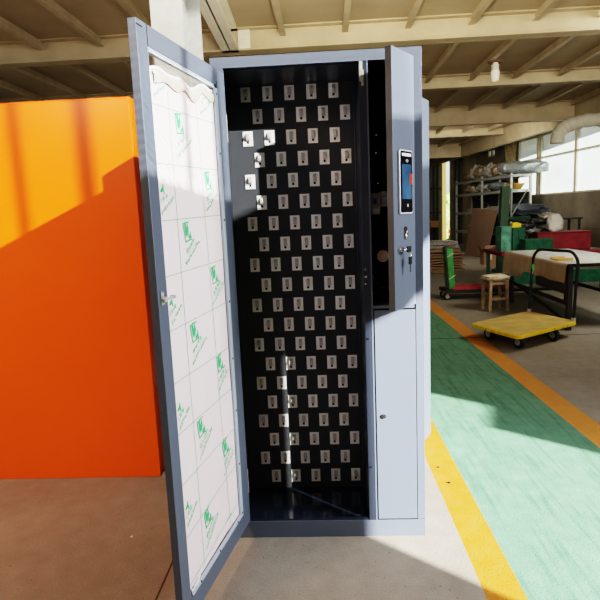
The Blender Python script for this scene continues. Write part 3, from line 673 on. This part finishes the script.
p = at(554, 259, z=.715); m = MB(); m.box(p.x-.02, p.x+.14, p.y-.16, p.y+.06, .708, .722); m.box(p.x-.02, p.x+.14, p.y-.16, p.y-.15, .722, .735); m.box(p.x-.02, p.x+.14, p.y+.05, p.y+.06, .722, .735); tag(obj('amber_tray', m, 'tray', None, .002), 'small amber tray lying on the pale cloth', 'tray')

# ------------------------------------------------------------------ red table behind and what stands on it
RZ = .60
rt = thing('side_table', 'low table with a dark red cover behind the work table', 'table', (3.8, 7.1, 0))
obj('cover', MB().box(3.05, 4.7, 6.55, 7.6, RZ-.05, RZ), 'red_cloth', rt, .01)
for x in (3.12, 4.62):
    for y in (6.65, 7.5): obj('leg', MB().box(x-.025, x+.025, y-.025, y+.025, 0, RZ-.051), 'green_steel', rt)
m = MB(); m.box(3.16, 4.58, 6.63, 6.66, .10, .30); obj('front_panel', m, 'crate', rt, .004)
def crate(x0, x1, y0, y1, z0, z1, mt, ribs, label):
    r = thing('plastic_crate', label, 'crate', ((x0+x1)/2, (y0+y1)/2, z0))
    m = MB(); w = .012; m.box(x0, x1, y0, y1, z0, z0+w); m.box(x0, x1, y0, y0+w, z0+w, z1); m.box(x0, x1, y1-w, y1, z0+w, z1); m.box(x0, x0+w, y0+w, y1-w, z0+w, z1); m.box(x1-w, x1, y0+w, y1-w, z0+w, z1)
    obj('shell', m, mt, r, .003)
    m = MB(); k = 0
    for i in range(ribs+1):
        x = x0+(x1-x0-.012)*i/ribs; m.box(x, x+.012, y0-.012, y0-.0005, z0, z1)
    m.box(x0-.006, x1+.006, y0-.016, y0-.0125, z1-.025, z1); obj('rib_band', m, mt, r, .002)
    return r
crate(3.13, 3.29, 6.85, 7.15, RZ, .995, 'crate_light', 1, 'pale green wrapped box at the left end of the red table')
crate(3.31, 3.50, 6.85, 7.15, RZ, .97, 'crate', 2, 'tall dark green crate with a yellow block on top')
crate(3.42, 3.84, 6.60, 6.82, RZ, .795, 'crate', 12, 'low ribbed green crate at the front of the red table')
m = MB(); m.box(3.32, 3.46, 6.90, 7.05, .971, 1.035); m.box(3.34, 3.44, 6.92, 7.03, 1.035, 1.05); tag(obj('yellow_block', m, 'yellow', None, .008), 'bright yellow plastic block on the tall green crate', 'block')
m = MB(); m.box(3.72, 4.55, 6.90, 7.35, RZ+.001, .86); m.box(3.70, 4.57, 6.88, 7.37, .86, .88); tag(obj('red_chest', m, 'red_cloth', None, .006), 'dark red chest on the red table under the black bags', 'chest')
for i, (u, v, r, mt, lb) in enumerate((((525), 226, (.17, .10, .05), 'darkbag', 'black plastic bundle at the left of the bag heap'), (532, 231, (.14, .09, .05), 'wrapped_g', 'glossy grey plastic bundle low in the bag heap'),
        (541, 221, (.20, .12, .055), 'darkbag', 'long black plastic bundle on top of the bag heap'), (546, 231, (.13, .09, .045), 'darkbag', 'black bundle right of the glossy grey one'), (547, 216, (.12, .1, .06), 'wrapped', 'crumpled clear plastic bundle behind the black ones'))):
    p = at(u, v, y=7.12+.05*(i % 2)); m = MB(); m.blob(p, r, amp=.45, fr=3, seed=i+20, nu=28, nv=16); tag(obj('plastic_bundle', m, mt), lb, 'bundle', 'plastic bundles on the red chest')
p = at(554.5, 223, y=7.0); m = MB(); m.blob(p, (.12, .10, .135), amp=.22, fr=2.5, seed=50, nu=28, nv=16, pw=.7); tag(obj('white_bag', m, 'sack'), 'white plastic bag on the right end of the red chest', 'bag')

# green machine post with its silver stay
gq = lambda u, v: at(u, v, y=8.6)
g0, g1 = at(501, 272, z=0.0), None; gy = g0.y
gp_ = thing('machine_frame', 'green steel machine post with a silver diagonal stay', 'machine', (g0.x, gy, 0))
a0, a1 = at(497.5, 268, y=gy), at(505.5, 268, y=gy); t0, t1 = at(502.5, 186, y=gy), at(510.5, 186, y=gy)
m = MB(); m.prism([(a0.x, gy, 0), (a1.x, gy, 0), (t1.x, gy, t1.z), (t0.x, gy, t0.z)], (0, .14, 0)); obj('post', m, 'green_steel', gp_, .004)
m = MB(); m.box(a0.x-.05, a1.x+.10, gy-.04, gy+.22, 0, .05); obj('foot', m, 'green_steel', gp_, .004)
q0, q1 = at(511, 217, y=gy+.1), at(527, 190, y=gy+.1); m = MB(); m.tube([q0, q1], .014); obj('diagonal_stay', m, 'steel', gp_)
q0, q1 = at(511, 217, y=gy+.1), at(511.5, 188, y=gy+.1); m = MB(); m.tube([q0, q1], .018); obj('upright_rod', m, 'steel', gp_)
q0 = at(507, 218, y=gy+.06); q1 = at(530, 219, y=gy+.06); m = MB(); m.box(q0.x-.08, q1.x, gy+.03, gy+.13, q0.z-.03, q0.z+.02); obj('crossbar', m, 'crate', gp_, .003)
q2 = at(540, 219, y=gy); m = MB(); m.box(q1.x-.06, q1.x-.01, gy+.05, gy+.11, 0, q0.z-.031); obj('rear_leg', m, 'green_steel', gp_)

# ------------------------------------------------------------------ storage rack
RA, RB = Vector((4.93, 12.0, 0)), Vector((4.38, 15.5, 0)); rd = (RB-RA).normalized(); rn = Vector((rd.y, -rd.x, 0)); rl = (RB-RA).length; RWD = .55
if rn.x < 0: rn = -rn
rk = thing('storage_rack', 'galvanised steel storage rack by the right wall loaded with wrapped rolls', 'rack', (RA+RB)/2+rn*RWD/2)
rp = lambda a, w, z: RA+rd*a+rn*w+ZU*z
for a in (0, rl*.47, rl-.06):
    for w in (0, RWD-.05): obj('post', MB().ob(rp(a, w, 0), rd*.06, rn*.05, ZU*2.13), 'steel', rk, .003)
SH = (2.07, 1.70, 1.17, .62)
for z in SH:
    m = MB(); m.ob(rp(.0, .001, z-.06), rd*rl, rn*.03, ZU*.06); m.ob(rp(0, RWD-.03, z-.06), rd*rl, rn*.03, ZU*.06); m.ob(rp(0, .03, z-.06), rd*.03, rn*(RWD-.06), ZU*.06); m.ob(rp(0, .0, z), rd*rl, rn*RWD, ZU*.008)
    obj('shelf', m, 'steel', rk, .002)
m = MB(); m.tube([rp(rl*.5, RWD-.02, 1.2), rp(rl-.1, RWD-.02, 1.66)], .012); m.tube([rp(rl*.5, RWD-.02, .66), rp(rl-.1, RWD-.02, 1.1)], .012); obj('brace', m, 'steel', rk)
obj('back_sheet', MB().ob(rp(.06, RWD-.012, .1), rd*(rl-.12), rn*.004, ZU*1.55), 'far_dark', rk)
labels = [('grey wrapped roll sticking out over the near end of the rack', .10, .36, .42, .16, .15, 'wrapped_g', 'x'),
 ('pale wrapped bale on the rack top beside the grey roll', .80, .27, .165, .23, .17, 'wrapped', 'b'),
 ('brown wrapped bale third along the rack top', 1.19, .27, .17, .21, .17, 'wrapped_b', 'b'),
 ('shiny silver wrapped roll end near the middle of the rack top', 1.67, .27, .25, .24, .19, 'wrapped', 'b'),
 ('dull wrapped bale left of the shiny roll on the rack top', 2.19, .27, .21, .24, .18, 'wrapped_b', 'b'),
 ('small clear wrapped bundle perched high on the rack top', 2.60, .27, .15, .2, .22, 'wrapped', 'b'),
 ('brown wrapped roll at the far end of the rack top', 3.06, .27, .25, .22, .14, 'wrapped_b', 'b')]
for i, (lb, a, w, r1, r2, r3, mt, kd) in enumerate(labels):
    m = MB(); 
    if kd == 'x': m.blob(rp(a, w+.02, 2.08+.155), (.62, .19, .15), (rn, rd, ZU), amp=.12, fr=4, seed=i, nu=32, nv=20, pw=.6)
    else: m.blob(rp(a, w, 2.082+r3*1.02), (r1, r2, r3), (rd, rn, ZU), amp=.30, fr=2.6, seed=i+3, nu=30, nv=18)
    tag(obj('wrapped_bale', m, mt), lb, 'bale', 'wrapped bales on top of the rack')
for i, (lb, a, r1, r3, mt) in enumerate((('grey wrapped roll under the rack top at mid length', 1.3, .38, .14, 'wrapped_g'), ('crumpled clear wrap bundle under the rack top', 2.1, .32, .15, 'wrapped'), ('brown bundle under the rack top at its far end', 2.9, .30, .14, 'wrapped_b'))):
    m = MB(); m.blob(rp(a, .27, 1.712+r3), (r1*.85, .22, r3*.88), (rd, rn, ZU), amp=.3, fr=3, seed=i+40, nu=28, nv=16); tag(obj('shelf_bundle', m, mt), lb, 'bundle', 'bundles on the second rack shelf')
m = MB(); c = rp(.33, .27, 1.71)
vs = []; K = 24
for r_, z_ in ((.14, 0), (.23, .14), (.245, .15), (.225, .14), (.13, .012)): vs += [c+rn*r_*math.cos(2*PI*i/K)+rd*r_*1.1*math.sin(2*PI*i/K)+ZU*z_ for i in range(K)]
m.add(vs, [(j*K+i, j*K+(i+1) % K, (j+1)*K+(i+1) % K, (j+1)*K+i) for j in range(4) for i in range(K)]+[tuple(range(K))[::-1], tuple(range(4*K, 5*K))], 0, True); tag(obj('amber_basin', m, 'tray'), 'amber basin on the rack shelf under the grey roll', 'basin')
for j, (a, l_, z0_, n_) in enumerate(((1.5, 1.2, 1.179, 3), (.4, .95, 1.179, 4))):
    for k in range(n_):
        m = MB(); rr = random.Random(j*9+k); vs = []; K = 12
        for i in range(K+1):
            for w in (0.02, .46): vs.append(rp(a+l_*i/K, w, z0_+.036*k+.004*math.sin(i*.9+k)))
        m.add(vs+[v+ZU*.028 for v in vs], [(2*i, 2*i+1, 2*i+3, 2*i+2) for i in range(K)]+[(2*(K+1)+2*i, 2*(K+1)+2*i+2, 2*(K+1)+2*i+3, 2*(K+1)+2*i+1) for i in range(K)]+[(2*i+e, 2*i+2+e, 2*(K+1)+2*i+2+e, 2*(K+1)+2*i+e) for i in range(K) for e in (0, 1)]+[(0, 1, 2*K+3, 2*K+2), (2*K, 2*K+1, 4*K+3, 4*K+2)])
        tag(obj('flat_sheet', m, 'sheets'), 'thin grey sheet in the %s stack on the middle rack shelf' % ('far' if j == 0 else 'near'), 'sheet', '%s stack of sheets on the middle rack shelf' % ('far' if j == 0 else 'near'))
for i, (a, z_, lb) in enumerate(((2.45, .63, 'pale sack on the bottom rack shelf beside the leaning board'), (2.55, .12, 'pale sack on the floor under the rack'))):
    m = MB(); m.blob(rp(a, .27, z_+.14), (.26, .24, .145), (rd, rn, ZU), amp=.3, fr=2.4, seed=60+i, nu=24, nv=14); tag(obj('sack', m, 'sack'), lb, 'sack')
# navy bundle seen under the window, on a low bench
bn = thing('low_bench', 'plain dark bench under the window holding a navy bundle', 'bench', (5.05, 10.2, 0))
obj('top', MB().box(4.35, 5.75, 9.9, 10.5, .98, 1.02), 'far_dark', bn, .004)
for x in (4.4, 5.7):
    for y in (9.95, 10.45): obj('leg', MB().box(x-.02, x+.02, y-.02, y+.02, 0, .979), 'far_dark', bn)
p = at(525, 210, y=10.15); m = MB(); m.blob((p.x, 10.18, 1.02+.175), (.46, .24, .15), amp=.3, fr=3, seed=71, nu=32, nv=18, pw=.8); tag(obj('navy_bundle', m, 'bluebag'), 'rolled navy fabric bundle lying behind the green machine', 'bundle')

# leaning board in front of the rack
b0, b1 = Vector((4.50, 12.45, .0)), Vector((4.22, 13.6, .0)); t1_, t0_ = at(473, 209, y=13.55), at(498, 210, y=12.35)
t0_.x = min(t0_.x, 4.78); t1_.x = min(t1_.x, 4.60)
nb = (b1-b0).cross(t0_-b0).normalized()
if nb.x > 0: nb = -nb
m = MB(); m.prism([b0, b1, t1_, t0_], nb*.02); tag(obj('leaning_board', m, 'cardboard2', None, .002), 'large brown flat board leaning against the storage rack', 'board')
# small open carton
p = at(490, 265, z=0); m = MB(); s_ = .18; x0, y0, x1, y1 = p.x-.14, p.y, p.x+.22, p.y+.30
bxr = thing('carton', 'small open brown carton beside the green machine post', 'box', (p.x, p.y+.15, 0))
m.box(x0, x1, y0, y0+.006, 0, .33); m.box(x0, x1, y1-.006, y1, 0, .33); m.box(x0, x0+.006, y0+.006, y1-.006, 0, .33); m.box(x1-.006, x1, y0+.006, y1-.006, 0, .33); m.box(x0+.006, x1-.006, y0+.006, y1-.006, 0, .006); obj('walls', m, 'cardboard', bxr)
for (o_, a_, c_) in (((x0, y0, .331), (x1-x0, 0, 0), (0, -.09, .12)), ((x0, y0, .331), (0, y1-y0, 0), (-.10, 0, .12)), ((x1, y0, .331), (0, y1-y0, 0), (.09, 0, .12))):
    o_, a_, c_ = map(Vector, (o_, a_, c_)); obj('flap', MB().ob(o_, a_, c_, a_.cross(c_).normalized()*.005), 'cardboard', bxr)
obj('paper_tag', MB().box(p.x, p.x+.04, y0-.002, y0-.0005, .12, .24), 'duct', bxr)

# stack of flattened cartons and patterned sheets on the left edge of the view
y0 = 8.9
base = at(446, 268, z=0)
for k in range(7):
    rr = random.Random(k); dx, dy = rr.uniform(-.05, .05), rr.uniform(-.05, .05); z0_ = .004+k*.055
    m = MB(); x0 = 2.40+dx; x1 = 3.25+dx; vs = []; K = 8
    for i in range(K+1):
        for yy in (9.75+dy, 10.65+dy): vs.append((x0+(x1-x0)*i/K, yy, z0_+.008*math.sin(i*1.1+k)*(k > 0)))
    T_ = Vector((0, 0, .034)); n2 = 2*(K+1)
    m.add(vs+[Vector(v)+T_ for v in vs], [(2*i, 2*i+1, 2*i+3, 2*i+2) for i in range(K)]+[(n2+2*i, n2+2*i+2, n2+2*i+3, n2+2*i+1) for i in range(K)]+[(2*i+e, 2*i+2+e, n2+2*i+2+e, n2+2*i+e) for i in range(K) for e in (0, 1)]+[(0, 1, n2+1, n2), (2*K, 2*K+1, n2+2*K+1, n2+2*K)])
    tag(obj('flat_carton', m, 'cardboard'), 'flattened brown carton in the pile beside the key cabinet', 'carton', 'flattened cartons in the pile')
for k in range(3):
    m = MB(); m.box(2.36+.03*k, 3.17-.02*k, 9.7+.02*k, 10.5, .405+.075*k, .405+.075*k+.065); tag(obj('patterned_slab', m, ['cardboard', 'sheets', 'sheets'][k], None, .008), ['plain brown slab at the bottom of the slabs on the carton pile', 'speckled grey slab between two others on the carton pile', 'speckled grey slab topmost on the carton pile'][k], 'slab')
m = MB(); c = Vector((2.65, 9.35, 0))
m.tube([c+Vector((.28*math.cos(a), .10*math.sin(a*2)*.3, .16+.14*math.sin(a))) for a in [PI+PI*i/14 for i in range(15)]], .02); tag(obj('curled_strip', m, 'cardboard'), 'curled brown strip lying in front of the carton pile', 'strip')
# small brown box against the far wall
p = at(434, 224.5, y=17.5); wb = thing('wooden_box', 'orange brown wooden box on thin legs by the far wall', 'box', (p.x, 17.6, 0))
obj('chest', MB().box(p.x-.16, p.x+.12, 17.3, 17.9, p.z-.10, p.z+.10), mat('box_brown', (.40, .19, .06), .6, var=.1), wb, .01); obj('lid', MB().box(p.x-.18, p.x+.14, 17.28, 17.92, p.z+.101, p.z+.13), 'tray', wb, .004)
for dx in (-.14, .10):
    for yy in (17.34, 17.86): obj('leg', MB().box(p.x+dx-.02, p.x+dx+.02, yy-.02, yy+.02, 0, p.z-.101), 'far_dark', wb)
# hedge and fence outside the doorway
for i in range(4):
    m = MB(); m.blob((4.2+i*1.1, 21.5, .95), (.42, .4, .95), amp=.35, fr=5, seed=80+i, nu=36, nv=24); tag(obj('bush', m, 'leaf'), 'green bush outside the far doorway', 'bush', 'bushes outside the far doorway')
fn = thing('fence', 'low red fence outside the far doorway', 'fence', (5.3, 20.4, 0))
for z in (.25, .5, .75): obj('rail', MB().box(4.2, 6.6, 20.39, 20.42, z, z+.09), 'fence', fn)
for x in (4.3, 5.0, 5.7, 6.4): obj('post', MB().box(x-.04, x+.04, 20.421, 20.47, 0, .95), 'fence', fn)
# pebbles and studs on the floor
for i, (u, v, r_, lb) in enumerate(((438.5, 467.5, .006, 'small dark floor bolt on the yellow line, nearer the cabinet'), (449, 483, .008, 'small dark floor bolt on the yellow line, farther down the line'), (132, 537, .007, 'pale pebble on the brownish floor left of the door'))):
    p = at(u, v, z=0); m = MB(); m.blob(p+ZU*.002, (r_, r_, .004), amp=.3, seed=i, nu=12, nv=8); tag(obj('floor_bolt' if i < 2 else 'pebble', m, 'plastic_black' if i < 2 else 'duct'), lb, 'bolt' if i < 2 else 'pebble')

# ------------------------------------------------------------------ light
sd = bpy.data.lights.new('sun', 'SUN'); so = bpy.data.objects.new('sun', sd); C.objects.link(so)
sd.energy = 20.0; sd.angle = math.radians(.45); sd.color = (1, .95, .86)
so.rotation_euler = Vector((-SX, 1, -SZ)).to_track_quat('-Z', 'Y').to_euler()
def area(name, loc, tgt, sx, sy, e, col, spread=180):
    l = bpy.data.lights.new(name, 'AREA'); l.shape = 'RECTANGLE'; l.size = sx; l.size_y = sy; l.energy = e; l.color = col; l.spread = math.radians(spread)
    o = bpy.data.objects.new(name, l); C.objects.link(o); o.location = loc; o.rotation_euler = (Vector(tgt)-Vector(loc)).to_track_quat('-Z', 'Y').to_euler(); return o
area('hall_fill', (.8, -.3, 2.55), (1.2, 3.6, 4.1), 3.5, .6, 30, (1, .92, .76), 110)  # unseen fill light added to wash the ceiling and beams
area('bay_fill', (3.6, -.75, 2.3), (-.05, -.35, .9), 1.6, 1.6, 45, (.97, .97, 1), 120)  # added fill from the right for the big door's inner face
area('deck_fill', (.5, 1.0, 1.97), (1.15, 2.6, 3.2), .4, .35, 26, (1, .90, .70), 125)  # hidden upward fill standing in for bounce onto the near deck
area('left_fill', (-1.9, -2.4, 3.2), (-1.3, .6, .7), .8, .8, 14, (1, .72, .52), 75)  # warm fill added for the orange cabinet and left floor
area('aisle_fill', (4.2, 3.2, 3.0), (3.2, 6.5, .4), 1.2, 1.2, 52, (1, .94, .82), 160)  # fill light added over the trolley area, no fixture there
area('rack_fill', (3.2, 9.6, 2.7), (4.9, 13.5, 1.9), 1.0, 1.0, 26, (1, .93, .8), 150)  # added fill to lift the rack and its bales
w = bpy.data.worlds.new('sky'); bpy.context.scene.world = w; w.use_nodes = True; nt = w.node_tree
bg = nt.nodes['Background']; tc = nt.nodes.new('ShaderNodeTexCoord'); sp = nt.nodes.new('ShaderNodeSeparateXYZ'); rp_ = nt.nodes.new('ShaderNodeValToRGB')
nt.links.new(tc.outputs['Generated'], sp.inputs[0]); nt.links.new(sp.outputs[2], rp_.inputs[0]); nt.links.new(rp_.outputs[0], bg.inputs[0])
e = rp_.color_ramp.elements; e[0].position = 0.; e[0].color = (.55, .6, .5, 1); e[1].position = .5; e[1].color = (.80, .88, 1, 1)
x_ = rp_.color_ramp.elements.new(.06); x_.color = (.95, .97, .95, 1)
bg.inputs[1].default_value = .8
sc = bpy.context.scene
sc.view_settings.view_transform = 'Filmic'; sc.view_settings.look = 'High Contrast'; sc.view_settings.exposure = .78
sc.cycles.max_bounces = 8; sc.cycles.diffuse_bounces = 5; sc.cycles.caustics_reflective = False; sc.cycles.sample_clamp_indirect = 5
